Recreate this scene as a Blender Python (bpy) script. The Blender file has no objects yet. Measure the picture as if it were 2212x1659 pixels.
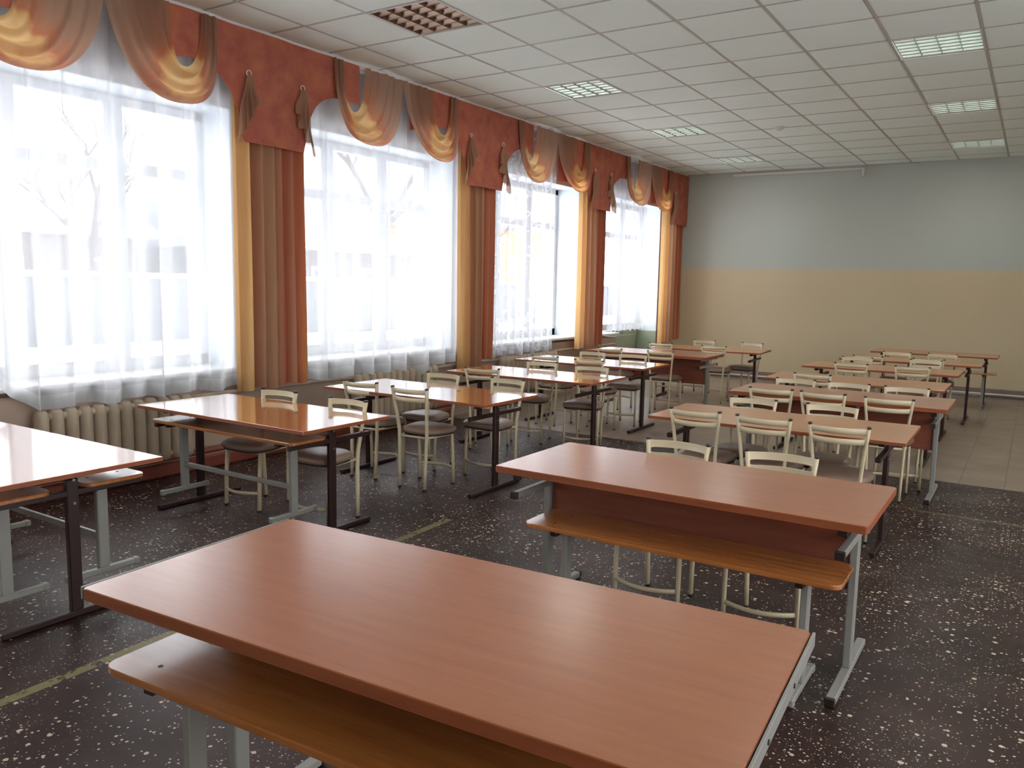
import bpy, math, random
from mathutils import Vector, Matrix
random.seed(7)
C = bpy.context.scene.collection
pi = math.pi

# ------------------------------------------------------------------ camera
EYE = 1.456
F, YAW, PITCH, ROLL = 1747.35, 0.57116, 0.123315, 0.0195465
fw = Vector((-math.sin(YAW)*math.cos(PITCH), math.cos(YAW)*math.cos(PITCH), -math.sin(PITCH)))
rt = fw.cross(Vector((0, 0, 1))).normalized(); up = rt.cross(fw)
r2 = rt*math.cos(ROLL)+up*math.sin(ROLL); u2 = -rt*math.sin(ROLL)+up*math.cos(ROLL)
cd = bpy.data.cameras.new('camera'); cam = bpy.data.objects.new('camera', cd); C.objects.link(cam)
cam.matrix_world = Matrix(((r2.x, u2.x, -fw.x, 0), (r2.y, u2.y, -fw.y, 0), (r2.z, u2.z, -fw.z, EYE), (0, 0, 0, 1)))
cd.sensor_fit = 'HORIZONTAL'; cd.sensor_width = 36; cd.lens = 36*F/2212; cd.clip_start = .02; cd.clip_end = 500
bpy.context.scene.camera = cam

# ------------------------------------------------------------------ light and exposure
SKY = 3.5
w = bpy.data.worlds.new('overcast_sky'); bpy.context.scene.world = w; w.use_nodes = True
bg = w.node_tree.nodes['Background']; bg.inputs[0].default_value = (.975, .98, 1, 1); bg.inputs[1].default_value = SKY
vs = bpy.context.scene.view_settings
vs.view_transform = 'Standard'; vs.look = 'None'; vs.gamma = 1; vs.use_curve_mapping = False; vs.exposure = 1.26
LAMP_EMIT = 1.0; LAMP_W = 3.0

# ------------------------------------------------------------------ materials
def lin(c):
    return tuple((x/255/12.92 if x/255 <= .04045 else ((x/255+.055)/1.055)**2.4) for x in c)
class N:
    def __init__(s, name):
        s.m = bpy.data.materials.new(name); s.m.use_nodes = True; s.t = s.m.node_tree
        s.b = s.t.nodes['Principled BSDF']; s.out = s.t.nodes['Material Output']
    def n(s, kind, **kw):
        x = s.t.nodes.new(kind)
        for k, v in kw.items(): setattr(x, k, v)
        return x
    def put(s, sock, v):
        if v is None: return
        if hasattr(v, 'links'): s.t.links.new(v, sock)
        elif isinstance(v, (tuple, list)) and len(v) == 3 and sock.type == 'RGBA': sock.default_value = (*v, 1)
        else: sock.default_value = v
    def math(s, op, a, b=None, c=None):
        x = s.n('ShaderNodeMath', operation=op)
        s.put(x.inputs[0], a); s.put(x.inputs[1], b); s.put(x.inputs[2], c); return x.outputs[0]
    def mix(s, f, a, b, mode='MIX'):
        x = s.n('ShaderNodeMix', data_type='RGBA', blend_type=mode)
        s.put(x.inputs[0], f); s.put(x.inputs[6], a); s.put(x.inputs[7], b); return x.outputs[2]
    def ramp(s, f, stops, interp='LINEAR'):
        x = s.n('ShaderNodeValToRGB'); r = x.color_ramp; r.interpolation = interp
        while len(r.elements) < len(stops): r.elements.new(.5)
        for e, (p, c) in zip(r.elements, stops): e.position = p; e.color = (*c, 1) if len(c) == 3 else c
        s.put(x.inputs[0], f); return x.outputs[0]
    def co(s, what='Object'): return s.n('ShaderNodeTexCoord').outputs[what]
    def pos(s): return s.n('ShaderNodeNewGeometry').outputs['Position']
    def mapping(s, v, scale=(1, 1, 1), loc=(0, 0, 0)):
        x = s.n('ShaderNodeMapping'); s.put(x.inputs[0], v); x.inputs[1].default_value = loc; x.inputs[3].default_value = scale; return x.outputs[0]
    def noise(s, v, scale, detail=3, rough=.5, out=0):
        x = s.n('ShaderNodeTexNoise'); s.put(x.inputs['Vector'], v); x.inputs['Scale'].default_value = scale
        x.inputs['Detail'].default_value = detail; x.inputs['Roughness'].default_value = rough; return x.outputs[out]
    def xyz(s, v):
        x = s.n('ShaderNodeSeparateXYZ'); s.put(x.inputs[0], v); return x.outputs
    def bump(s, h, strength=.2, dist=.01):
        x = s.n('ShaderNodeBump'); x.inputs['Strength'].default_value = strength; x.inputs['Distance'].default_value = dist
        s.put(x.inputs['Height'], h); s.put(s.b.inputs['Normal'], x.outputs[0])
    def base(s, c, rough=.5, metal=0, spec=.5):
        s.put(s.b.inputs['Base Color'], c); s.put(s.b.inputs['Roughness'], rough); s.put(s.b.inputs['Metallic'], metal)
        s.put(s.b.inputs['Specular IOR Level'], spec); return s
def flat(name, c, rough=.5, metal=0, spec=.5, var=.12, scale=6):
    m = N(name); c = lin(c)
    f = m.noise(m.co(), scale, 4)
    m.base(m.mix(f, tuple(x*(1-var) for x in c), tuple(min(1, x*(1+var)) for x in c)), rough, metal, spec)
    return m.m

def wood(name, c1, c2, rough, coat=0, rvar=.05, crough=.05, cior=1.5):
    m = N(name); v = m.mapping(m.co(), (1.1, 16, 16))
    f = m.noise(v, 2.2, 6, .62); g = m.noise(m.mapping(m.co(), (3, 90, 90)), 3, 3)
    f = m.math('ADD', m.math('MULTIPLY', f, .75), m.math('MULTIPLY', g, .3))
    col = m.ramp(f, [(.3, lin(c1)), (.75, lin(c2))])
    m.base(col, m.math('ADD', rough-rvar/2, m.math('MULTIPLY', m.noise(m.co(), 3.5, 4), rvar)))
    m.b.inputs['Coat Weight'].default_value = coat; m.b.inputs['Coat Roughness'].default_value = crough; m.b.inputs['Coat IOR'].default_value = cior
    return m.m
M = {}
M['top_gloss'] = wood('glossy_beech_laminate', (184, 116, 66), (204, 136, 84), .12, coat=1, rvar=.03, crough=.07, cior=1.9)
M['top_satin'] = wood('satin_beech_laminate', (150, 80, 40), (168, 97, 50), .40, coat=.9, crough=.22, cior=1.6)
M['bench_wood'] = wood('varnished_plywood', (150, 86, 42), (184, 118, 64), .25, coat=1, crough=.16, cior=1.7)
M['edge'] = wood('beech_edge_band', (128, 64, 38), (150, 82, 50), .5)
M['panel'] = wood('modesty_panel_laminate', (118, 60, 44), (140, 78, 58), .45)
M['dark_metal'] = flat('dark_brown_painted_steel', (44, 24, 24), .42)
M['grey_metal'] = flat('grey_painted_steel', (138, 136, 132), .38)
M['bolt'] = flat('zinc_bolt', (170, 168, 165), .3, 1)
M['plastic'] = flat('dark_plastic_cap', (38, 26, 26), .5)
M['cream'] = flat('cream_painted_tube', (205, 190, 160), .33)
M['seat'] = flat('grey_brown_leatherette', (136, 112, 98), .38, var=.15, scale=12)
M['seat_under'] = flat('dark_seat_board', (50, 38, 36), .7)
M['pvc'] = flat('white_window_plastic', (225, 228, 232), .3, var=.03)
M['sill'] = flat('white_sill_board', (228, 228, 228), .25, var=.03)
M['rad'] = flat('cream_cast_iron_paint', (176, 158, 138), .5, var=.22, scale=9)
M['red_trim'] = flat('red_brown_skirting_paint', (128, 62, 46), .5)
M['skirt'] = flat('mauve_grey_skirting_paint', (128, 112, 104), .5)
M['rail'] = flat('white_curtain_rail', (214, 206, 204), .4, var=.04)
M['housing'] = flat('lamp_housing_white', (205, 203, 198), .5, var=.04)

m = N('ceiling_panel_white'); f = m.noise(m.pos(), 1.1, 3); g = m.noise(m.pos(), 60, 3)
m.base(m.mix(f, lin((226, 237, 230)), lin((236, 246, 240))), .8); m.bump(g, .12, .002); M['ceil'] = m.m
m = N('ceiling_grid_white'); m.base(lin((178, 176, 170)), .5); M['grid'] = m.m

def dado(name, top, low, z, n2=.05):
    m = N(name); p = m.pos(); zz = m.xyz(p)[2]
    k = m.math('GREATER_THAN', m.math('ADD', zz, m.math('MULTIPLY', m.noise(p, 3, 2), .008)), z+.004)
    f = m.noise(p, .8, 5); a = lin(low); b = lin(top)
    lo = m.mix(f, tuple(x*.90 for x in a), tuple(x*1.06 for x in a)); hi = m.mix(f, tuple(x*.93 for x in b), tuple(x*1.05 for x in b))
    m.base(m.mix(k, lo, hi), .62); m.bump(m.noise(p, 22, 5), .18, .006); return m.m
M['wall'] = dado('two_tone_wall_paint', (180, 184, 178), (200, 182, 152), 1.768)
M['wall_win'] = dado('window_wall_paint', (205, 205, 205), (176, 152, 136), .74)
M['reveal'] = dado('reveal_paint', (214, 224, 232), (150, 164, 138), .72)
M['reveal_w'] = flat('white_reveal_paint', (214, 224, 232), .5, var=.03)
M['green_door'] = flat('sage_green_panel', (150, 162, 136), .5, var=.05)

# terrazzo floor with worn painted lines and a crack
m = N('dark_terrazzo'); p = m.pos(); X, Y, Z = m.xyz(p)
base = m.ramp(m.noise(p, 2.3, 6, .6), [(.3, lin((34, 18, 16))), (.5, lin((46, 27, 24))), (.72, lin((62, 42, 38)))])
def chips(scale, thr, seed, dens):
    v = m.n('ShaderNodeTexVoronoi', feature='F1'); m.put(v.inputs['Vector'], m.mapping(p, (1, 1, 1), (seed, seed*1.7, 0)))
    v.inputs['Scale'].default_value = scale; v.inputs['Randomness'].default_value = 1
    d = m.math('ADD', v.outputs['Distance'], m.math('MULTIPLY', m.noise(p, scale*2.2, 2), .22))
    cell = m.xyz(v.outputs['Color'])
    size = m.math('MULTIPLY', cell[0], thr)
    cl = m.math('GREATER_THAN', m.math('ADD', m.noise(m.mapping(p, (1, 1, 1), (seed*3, 0, 0)), 1.7, 3), m.math('MULTIPLY', cell[1], .35)), dens)
    return m.math('MULTIPLY', m.math('LESS_THAN', d, size), cl)
chip = m.math('MAXIMUM', chips(38, .48, 0, .70), m.math('MAXIMUM', chips(75, .46, 4.1, .69), chips(140, .43, 9.3, .74)))
col = m.mix(m.math('MULTIPLY', chip, .9), base, lin((206, 186, 168)))
def box(c, h, a):  # 1 inside |a-c|<h
    return m.math('LESS_THAN', m.math('ABSOLUTE', m.math('SUBTRACT', a, c)), h)
worn = m.math('GREATER_THAN', m.noise(p, 14, 5, .7), .42)
xc = m.math('ADD', -2.82, m.math('MULTIPLY', Y, -.033))
l1 = m.math('MULTIPLY', m.math('LESS_THAN', m.math('ABSOLUTE', m.math('SUBTRACT', X, xc)), .025), m.math('LESS_THAN', Y, 3.9))
l2 = m.math('MULTIPLY', m.math('MULTIPLY', box(5.92, .02, Y), m.math('GREATER_THAN', X, -.6)), .5)
col = m.mix(m.math('MULTIPLY', m.math('MULTIPLY', m.math('MAXIMUM', l1, l2), worn), .7), col, lin((136, 128, 84)))
cy = m.math('ADD', 1.935, m.math('MULTIPLY', m.math('SUBTRACT', m.noise(p, 5, 3), .5), .04))
cr = m.math('MULTIPLY', m.math('LESS_THAN', m.math('ABSOLUTE', m.math('SUBTRACT', Y, cy)), .0045), m.math('LESS_THAN', X, -2.9))
col = m.mix(cr, col, lin((26, 16, 16)))
m.base(col, m.math('ADD', .30, m.math('MULTIPLY', m.noise(p, 3, 5, .6), .35)), spec=.38); m.bump(m.noise(p, 7, 4), .12, .01)
M['terrazzo'] = m.m
# pale floor tiles
m = N('beige_floor_tiles'); p = m.pos()
b = m.n('ShaderNodeTexBrick', offset=0, squash=1); m.put(b.inputs['Vector'], m.mapping(p, (1, 1, 1), (.39+3, -6.97, 0)))
for k, v in (('Color1', (*lin((136, 120, 106)), 1)), ('Color2', (*lin((148, 132, 116)), 1)), ('Mortar', (*lin((84, 66, 60)), 1))): b.inputs[k].default_value = v
b.inputs['Scale'].default_value = 1; b.inputs['Mortar Size'].default_value = .003; b.inputs['Brick Width'].default_value = .3; b.inputs['Row Height'].default_value = .3
m.base(m.mix(m.math('MULTIPLY', m.noise(p, 1.6, 5), .55), b.outputs[0], lin((120, 100, 90))), m.math('ADD', .24, m.math('MULTIPLY', m.noise(p, 4, 4), .2)))
m.bump(b.outputs['Fac'], -.4, .002); M['tiles'] = m.m

# cloth
def cloth(name, col, trans=.5, alpha=None, rough=.8, sheen=0.0, build=None):
    m = N(name); nt = m.t; nt.nodes.remove(m.b)
    if build: col = build(m)
    d = m.n('ShaderNodeBsdfDiffuse'); t = m.n('ShaderNodeBsdfTranslucent'); m.put(d.inputs[0], col); m.put(t.inputs[0], col)
    mx = m.n('ShaderNodeMixShader'); mx.inputs[0].default_value = trans
    nt.links.new(d.outputs[0], mx.inputs[1]); nt.links.new(t.outputs[0], mx.inputs[2]); out = mx.outputs[0]
    if alpha is not None:
        a = alpha(m) if callable(alpha) else alpha
        tr = m.n('ShaderNodeBsdfTransparent'); m2 = m.n('ShaderNodeMixShader'); m.put(m2.inputs[0], a)
        nt.links.new(tr.outputs[0], m2.inputs[1]); nt.links.new(out, m2.inputs[2]); out = m2.outputs[0]
    nt.links.new(out, m.out.inputs[0]); return m.m
GOLD, TAN, BROWN, TERRA, DARK = (220, 180, 128), (206, 166, 136), (172, 126, 100), (190, 112, 88), (104, 62, 46)
def stripes(stops):
    def f(m):
        uv = m.xyz(m.co('UV'))
        u = m.math('ADD', uv[0], m.math('MULTIPLY', m.math('SUBTRACT', m.noise(m.mapping(m.co('UV'), (6, .7, 1)), 2, 3), .5), .10))
        c = m.ramp(u, [(a, lin(b)) for a, b in stops])
        return m.mix(m.math('MULTIPLY', m.noise(m.mapping(m.co('UV'), (60, 3, 1)), 3, 3), .35), c, lin((120, 70, 44)))
    return f
M['drape_gold'] = cloth('gold_brown_drape', None, .36, build=stripes([(0, GOLD), (.2, (232, 192, 136)), (.34, (214, 156, 96)), (.44, BROWN), (.72, TAN), (1, (190, 144, 112))]))
M['drape_terra'] = cloth('terracotta_drape', None, .36, build=stripes([(0, TAN), (.18, TERRA), (.4, (200, 124, 96)), (.55, TAN), (.75, TERRA), (.9, (226, 156, 96)), (1, GOLD)]))
def ombre(m):
    u, v, _ = m.xyz(m.co('UV'))
    q = m.math('ADD', m.math('MULTIPLY', m.math('SINE', m.math('MULTIPLY', u, pi)), .62), m.math('MULTIPLY', v, .30))
    q = m.math('ADD', q, m.math('MULTIPLY', m.math('SUBTRACT', m.noise(m.mapping(m.co('UV'), (2.5, 2, 1)), 2, 3), .5), .5))
    return m.ramp(q, [(.12, lin((176, 142, 120))), (.38, lin((184, 140, 116))), (.55, lin((200, 130, 96))), (.68, lin((232, 186, 126))), (.9, lin((238, 208, 154)))])
M['swag'] = cloth('ombre_chiffon', None, .52, .93, build=ombre)
M['jabot'] = cloth('tan_chiffon', lin((176, 138, 114)), .45, .93)
def pel(m):
    p = m.pos(); f = m.noise(p, 7, 4, .6); return m.ramp(f, [(.3, lin((180, 104, 88))), (.5, lin((194, 118, 100))), (.7, lin((208, 132, 98)))])
M['pelmet'] = cloth('terracotta_pelmet_fabric', None, .35, build=pel)
def sheer_a(base, gain):
    def f(m):
        lw = m.n('ShaderNodeLayerWeight'); lw.inputs[0].default_value = .35
        st = m.noise(m.mapping(m.co('UV'), (34, .6, 1)), 1, 2)
        a = m.math('ADD', base, m.math('MULTIPLY', m.math('POWER', lw.outputs['Facing'], 1.5), gain))
        a = m.math('ADD', a, m.math('MULTIPLY', m.math('SUBTRACT', st, .5), .25))
        # denser hem along the lower edge
        hem = m.math('MULTIPLY', m.math('LESS_THAN', m.xyz(m.co('UV'))[1], .035), .2)
        return m.math('ADD', a, hem)
    return f
M['sheer'] = cloth('white_voile', (.62, .63, .65), .5, sheer_a(.66, .30))
def lace_a(m):
    uv = m.mapping(m.co('UV'), (9, 11, 1)); w1 = m.noise(uv, 2.5, 2, out=1)
    v = m.n('ShaderNodeTexVoronoi', feature='SMOOTH_F1'); m.put(v.inputs['Vector'], m.mix(.35, uv, w1)); v.inputs['Scale'].default_value = 2.2
    ring = m.math('LESS_THAN', m.math('ABSOLUTE', m.math('SUBTRACT', v.outputs['Distance'], .33)), .045)
    patch = m.math('GREATER_THAN', m.noise(m.co('UV'), 9, 2), .48)
    low = m.math('LESS_THAN', m.xyz(m.co('UV'))[1], .14)
    band = m.math('LESS_THAN', m.math('ABSOLUTE', m.math('SUBTRACT', m.xyz(m.co('UV'))[1], .15)), .012)
    a = m.math('MULTIPLY', ring, m.math('MAXIMUM', patch, low)); a = m.math('MAXIMUM', a, band)
    return m.math('ADD', sheer_a(.48, .35)(m), m.math('MULTIPLY', a, .42))
M['lace'] = cloth('white_lace', (.66, .68, .72), .5, lace_a)
M['fringe'] = cloth('white_fringe_threads', (.66, .68, .72), .5, sheer_a(.6, .3))

# clear glass
m = N('window_glass'); m.t.nodes.remove(m.b)
tr = m.n('ShaderNodeBsdfTransparent'); gl = m.n('ShaderNodeBsdfGlossy'); gl.inputs['Roughness'].default_value = .02
mx = m.n('ShaderNodeMixShader'); mx.inputs[0].default_value = .05
m.t.links.new(tr.outputs[0], mx.inputs[1]); m.t.links.new(gl.outputs[0], mx.inputs[2]); m.t.links.new(mx.outputs[0], m.out.inputs[0]); M['glass'] = m.m
# lamps
def lampmat(name, c, e):
    m = N(name); m.base(lin(c), .3); m.put(m.b.inputs['Emission Color'], lin(c)); m.b.inputs['Emission Strength'].default_value = e; return m.m
M['tube_lit'] = lampmat('lit_fluorescent_tube', (214, 240, 236), 9.0*LAMP_EMIT)
M['tube_off'] = lampmat('unlit_fluorescent_tube', (170, 160, 150), 0)
M['louvre'] = flat('lit_white_louvre_metal', (225, 228, 222), .35, .3, var=.05)  # whitened copy for lit lamps, their brightness put into the colour
M['louvre_dim'] = flat('unlit_louvre_metal', (150, 128, 112), .3, .8, var=.15)  # same louvres, colour darkened because the lamp is off
# outdoors
M['snow'] = flat('snow', (244, 246, 250), .8, var=.03, scale=1)
def planks(name, c, sc):
    m = N(name); X, Y, Z = m.xyz(m.pos())
    s = m.math('FRACT', m.math('MULTIPLY', Y, sc)); g = m.math('LESS_THAN', s, .1)
    cc = lin(c); m.base(m.mix(g, m.mix(m.noise(m.pos(), 1.3, 3), tuple(x*.85 for x in cc), cc), tuple(x*.5 for x in cc)), .8); return m.m
M['fence'] = planks('weathered_fence_boards', (88, 92, 98), 6)
M['house_grey'] = planks('grey_timber_wall', (84, 74, 70), 3)
M['house_yellow'] = planks('yellow_painted_wall', (190, 136, 66), .8)
M['roof'] = flat('snowy_grey_roof', (128, 134, 142), .8)
M['dark_glass'] = flat('dark_house_window', (70, 78, 88), .2)
M['bark'] = flat('tree_bark', (60, 50, 46), .9)

# ------------------------------------------------------------------ mesh tools
class MB:
    def __init__(s): s.v = []; s.f = []; s.sm = []; s.uv = []; s.has_uv = False
    def quad(s, *p, smooth=False):
        i = len(s.v); s.v += [tuple(x) for x in p]; s.f.append(tuple(range(i, i+len(p)))); s.sm.append(smooth)
    def box(s, c, d, r=0, M4=None):
        """box centred c, full sizes d, chamfer r"""
        x, y, z = (k/2 for k in d); i = len(s.v); r = min(r, x*.9, y*.9, z*.9)
        def add(q):
            q = Vector(q)
            if M4: q = M4 @ q
            s.v.append(tuple(q+Vector(c)))
        if r <= 0:
            for a in (-x, x):
                for b in (-y, y):
                    for e in (-z, z): add((a, b, e))
            for q in ((0, 1, 3, 2), (4, 6, 7, 5), (0, 4, 5, 1), (2, 3, 7, 6), (0, 2, 6, 4), (1, 5, 7, 3)): s.f.append(tuple(i+k for k in q)); s.sm.append(False)
            return s
        idx = {}
        for sx in (-1, 1):
            for sy in (-1, 1):
                for sz in (-1, 1):
                    for ax in range(3):
                        q = [sx*(x-r), sy*(y-r), sz*(z-r)]; q[ax] = (sx*x, sy*y, sz*z)[ax]
                        idx[(sx, sy, sz, ax)] = len(s.v); add(q)
        def F(*k):
            s.f.append(tuple(idx[q] for q in k)); s.sm.append(False)
        for sg in (-1, 1):
            fl = (lambda L: L if sg > 0 else L[::-1])
            F(*fl([(sg, -1, -1, 0), (sg, 1, -1, 0), (sg, 1, 1, 0), (sg, -1, 1, 0)]))
            F(*fl([(-1, sg, -1, 1), (-1, sg, 1, 1), (1, sg, 1, 1), (1, sg, -1, 1)]))
            F(*fl([(-1, -1, sg, 2), (1, -1, sg, 2), (1, 1, sg, 2), (-1, 1, sg, 2)]))
        for a in (-1, 1):
            for b in (-1, 1):
                F((a, b, -1, 0), (a, b, 1, 0), (a, b, 1, 1), (a, b, -1, 1))
                F((a, -1, b, 0), (a, 1, b, 0), (a, 1, b, 2), (a, -1, b, 2))
                F((-1, a, b, 1), (1, a, b, 1), (1, a, b, 2), (-1, a, b, 2))
                for e in (-1, 1): F((a, b, e, 0), (a, b, e, 1), (a, b, e, 2))
        return s
    def grid(s, fn, nu, nv, smooth=True, closed=False):
        i = len(s.v); s.has_uv = True; base = i
        while len(s.uv) < i: s.uv.append((0, 0))
        for a in range(nu+1):
            for b in range(nv+1):
                s.v.append(tuple(fn(a/nu, b/nv))); s.uv.append((a/nu, b/nv))
        for a in range(nu):
            for b in range(nv):
                k = base+a*(nv+1)+b; s.f.append((k, k+nv+1, k+nv+2, k+1)); s.sm.append(smooth)
        return s
    def sweep(s, path, w, d=None, n=10, side=None, cap=True, square=False):
        """oval (w x d) or rectangular section swept along a path; w runs along `side`"""
        path = [Vector(q) for q in path]; i0 = len(s.v)
        if square: sec = [(-1, -1), (1, -1), (1, 1), (-1, 1)]
        else: sec = [(math.cos(2*pi*k/n), math.sin(2*pi*k/n)) for k in range(n)]
        m_ = len(sec); prev = None
        for k, q in enumerate(path):
            t = (path[min(k+1, len(path)-1)]-path[max(k-1, 0)]).normalized()
            sd = Vector(side) if side else (prev if prev else (Vector((1, 0, 0)) if abs(t.x) < .9 else Vector((0, 1, 0))))
            a = (sd-t*sd.dot(t)).normalized(); b = t.cross(a); prev = a
            ww = w[k] if isinstance(w, (list, tuple)) else w; dd = ww if d is None else (d[k] if isinstance(d, (list, tuple)) else d)
            for (cx, cy_) in sec: s.v.append(tuple(q+a*cx*ww/2+b*cy_*dd/2))
        for k in range(len(path)-1):
            for j in range(m_):
                a = i0+k*m_+j; b = i0+k*m_+(j+1) % m_; s.f.append((a, b, b+m_, a+m_)); s.sm.append(not square)
        if cap:
            s.f.append(tuple(i0+j for j in range(m_))[::-1]); s.sm.append(False)
            e = i0+(len(path)-1)*m_; s.f.append(tuple(e+j for j in range(m_))); s.sm.append(False)
        return s
    def prism(s, pts, z0, z1, axis='z', r=0):
        """extrude a 2-D outline; axis z: (x,y) outline"""
        n = len(pts); i = len(s.v)
        def P(q, z): return (q[0], q[1], z) if axis == 'z' else ((z, q[0], q[1]) if axis == 'x' else (q[0], z, q[1]))
        levels = [(z0, 0), (z1, 0)] if r == 0 else [(z0, r), (z0+r, 0), (z1-r, 0), (z1, r)]
        cx = sum(q[0] for q in pts)/n; cy_ = sum(q[1] for q in pts)/n
        for z, ins in levels:
            for q in pts:
                dx, dy = q[0]-cx, q[1]-cy_; L = math.hypot(dx, dy) or 1
                s.v.append(P((q[0]-dx/L*ins, q[1]-dy/L*ins), z))
        for l in range(len(levels)-1):
            for j in range(n):
                a = i+l*n+j; b = i+l*n+(j+1) % n; s.f.append((a, b, b+n, a+n)); s.sm.append(False)
        s.f.append(tuple(i+j for j in range(n))[::-1]); s.sm.append(False)
        e = i+(len(levels)-1)*n; s.f.append(tuple(e+j for j in range(n))); s.sm.append(False)
        return s
    def build(s, name, mat, parent=None, fix=True):
        me = bpy.data.meshes.new(name); me.from_pydata(s.v, [], s.f)
        me.polygons.foreach_set('use_smooth', s.sm)
        if s.has_uv:
            while len(s.uv) < len(s.v): s.uv.append((0, 0))
            L = me.uv_layers.new(name='UVMap')
            for lp in me.loops: L.data[lp.index].uv = s.uv[lp.vertex_index]
        me.materials.append(M[mat] if isinstance(mat, str) else mat)
        if fix:
            import bmesh
            bm = bmesh.new(); bm.from_mesh(me); bmesh.ops.recalc_face_normals(bm, faces=bm.faces); bm.to_mesh(me); bm.free()
        me.update(); o = bpy.data.objects.new(name, me); C.objects.link(o)
        if parent: o.parent = parent
        return o
def rrect(x0, x1, y0, y1, r, n=5):
    out = []
    for cx, cy_, a0 in ((x1-r, y1-r, 0), (x0+r, y1-r, 90), (x0+r, y0+r, 180), (x1-r, y0+r, 270)):
        for k in range(n+1):
            a = math.radians(a0+90*k/n); out.append((cx+r*math.cos(a), cy_+r*math.sin(a)))
    return out
def tag(o, label=None, cat=None, group=None, kind=None):
    for k, v in (('label', label), ('category', cat), ('group', group), ('kind', kind)):
        if v: o[k] = v
    return o
def empty(name, loc, rz=0):
    o = bpy.data.objects.new(name, None); C.objects.link(o); o.location = loc; o.rotation_euler = (0, 0, rz); o.empty_display_size = .1; return o
KIDS = {}
def part(mb, name, mat, parent, label=None, **k):
    o = mb.build(name, mat, parent, **k); KIDS.setdefault(parent.name, []).append(o)
    if label: o['label'] = label
    return o
def copy_tree(o, parent=None):
    c = o.copy(); C.objects.link(c)
    if parent is not None: c.parent = parent
    for ch in KIDS.get(o.name, []):
        d = copy_tree(ch, c); KIDS.setdefault(c.name, []).append(d)
    return c
def struct(mb, name, mat, **k):
    return tag(mb.build(name, mat, **k), kind='structure')

# ------------------------------------------------------------------ room shell
XW, XG, XR = -5.30, -5.67, 3.4      # window wall face, glass plane, right wall
Y0, YF = -2.3, 13.16
ZC = 3.3014
NICHE = [(R-2.23, R) for R in (1.365, 4.19, 7.02, 9.85, 12.67)]
SILL, HEAD = .735, 2.745
struct(MB().box(((XW-.4+XR)/2, (Y0+6.97)/2, -.05), (XR-XW+.4, 6.97-Y0, .1)), 'floor', 'terrazzo')
struct(MB().box(((XW-.4+XR)/2, (6.97+YF)/2, -.05), (XR-XW+.4, YF-6.97, .1)), 'floor_tiled', 'tiles')
struct(MB().box(((XR-6)/2, YF+.1, ZC/2), (XR+6.4, .2, ZC+.4)), 'wall_far', 'wall')
struct(MB().box(((XR-6)/2, Y0-.1, ZC/2), (XR+6.4, .2, ZC+.4)), 'wall_back', 'wall')
bw = MB(); FILL_OPENINGS = [(-1.6+2.5*k, -1.6+2.5*k+1.9) for k in range(3)]; e = Y0  # right-wall openings, out of view, added to brighten the room
for a, b in FILL_OPENINGS:
    bw.box((XR+.1, (e+a)/2, ZC/2), (.2, a-e, ZC+.2)); e = b
    bw.box((XR+.1, (a+b)/2, .32), (.2, b-a, .78)); bw.box((XR+.1, (a+b)/2, (2.8+ZC+.1)/2), (.2, b-a, ZC+.1-2.8))
bw.box((XR+.1, (e+YF)/2, ZC/2), (.2, YF-e, ZC+.2))
struct(bw, 'wall_right', 'wall')
for k, (a, b) in enumerate(FILL_OPENINGS):
    f_ = MB()
    for y_ in (a+.035, (a+b)/2, b-.035): f_.box((XR+.1, y_, 1.755), (.07, .07, 2.09), .005)
    for z_ in (.745, 2.1, 2.765): f_.box((XR+.1, (a+b)/2, z_), (.066, b-a, .07), .005)
    struct(f_, 'window_%d' % (k+11), 'pvc')  # frames of the added fill-light windows
# window wall: solid piers, parapets and lintels around the niches
wm = MB(); T = .55; xc_ = XW-T/2; e = Y0
for i, (a, b) in enumerate(NICHE):
    wm.box((xc_, (e+a)/2, ZC/2), (T, a-e, ZC+.2)); e = b
    if i < 4: wm.box((xc_, (a+b)/2, SILL/2-.02), (T, b-a, SILL-.04))
    else:
        wm.box((xc_, (a+11.15)/2, SILL/2-.02), (T, 11.15-a, SILL-.04))
    wm.box((xc_, (a+b)/2, (HEAD+ZC+.1)/2), (T, b-a, ZC+.1-HEAD))
wm.box((xc_, (e+YF)/2, ZC/2), (T, YF-e, ZC+.2))
struct(wm, 'wall_left', 'wall_win')
# painted linings of the reveals
for i, (a, b) in enumerate(NICHE):
    z0 = SILL if i < 4 else 0
    lm = MB().box((XW-.19, b-.004, (z0+HEAD)/2), (.37, .008, HEAD-z0)).box((XW-.19, (a+b)/2, HEAD-.004), (.37, b-a, .008)).box((XW-.19, a+.004, (SILL+HEAD)/2), (.37, .008, HEAD-SILL))
    struct(lm, 'trim_%d' % (10+i), 'reveal' if i == 4 else 'reveal_w')

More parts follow.
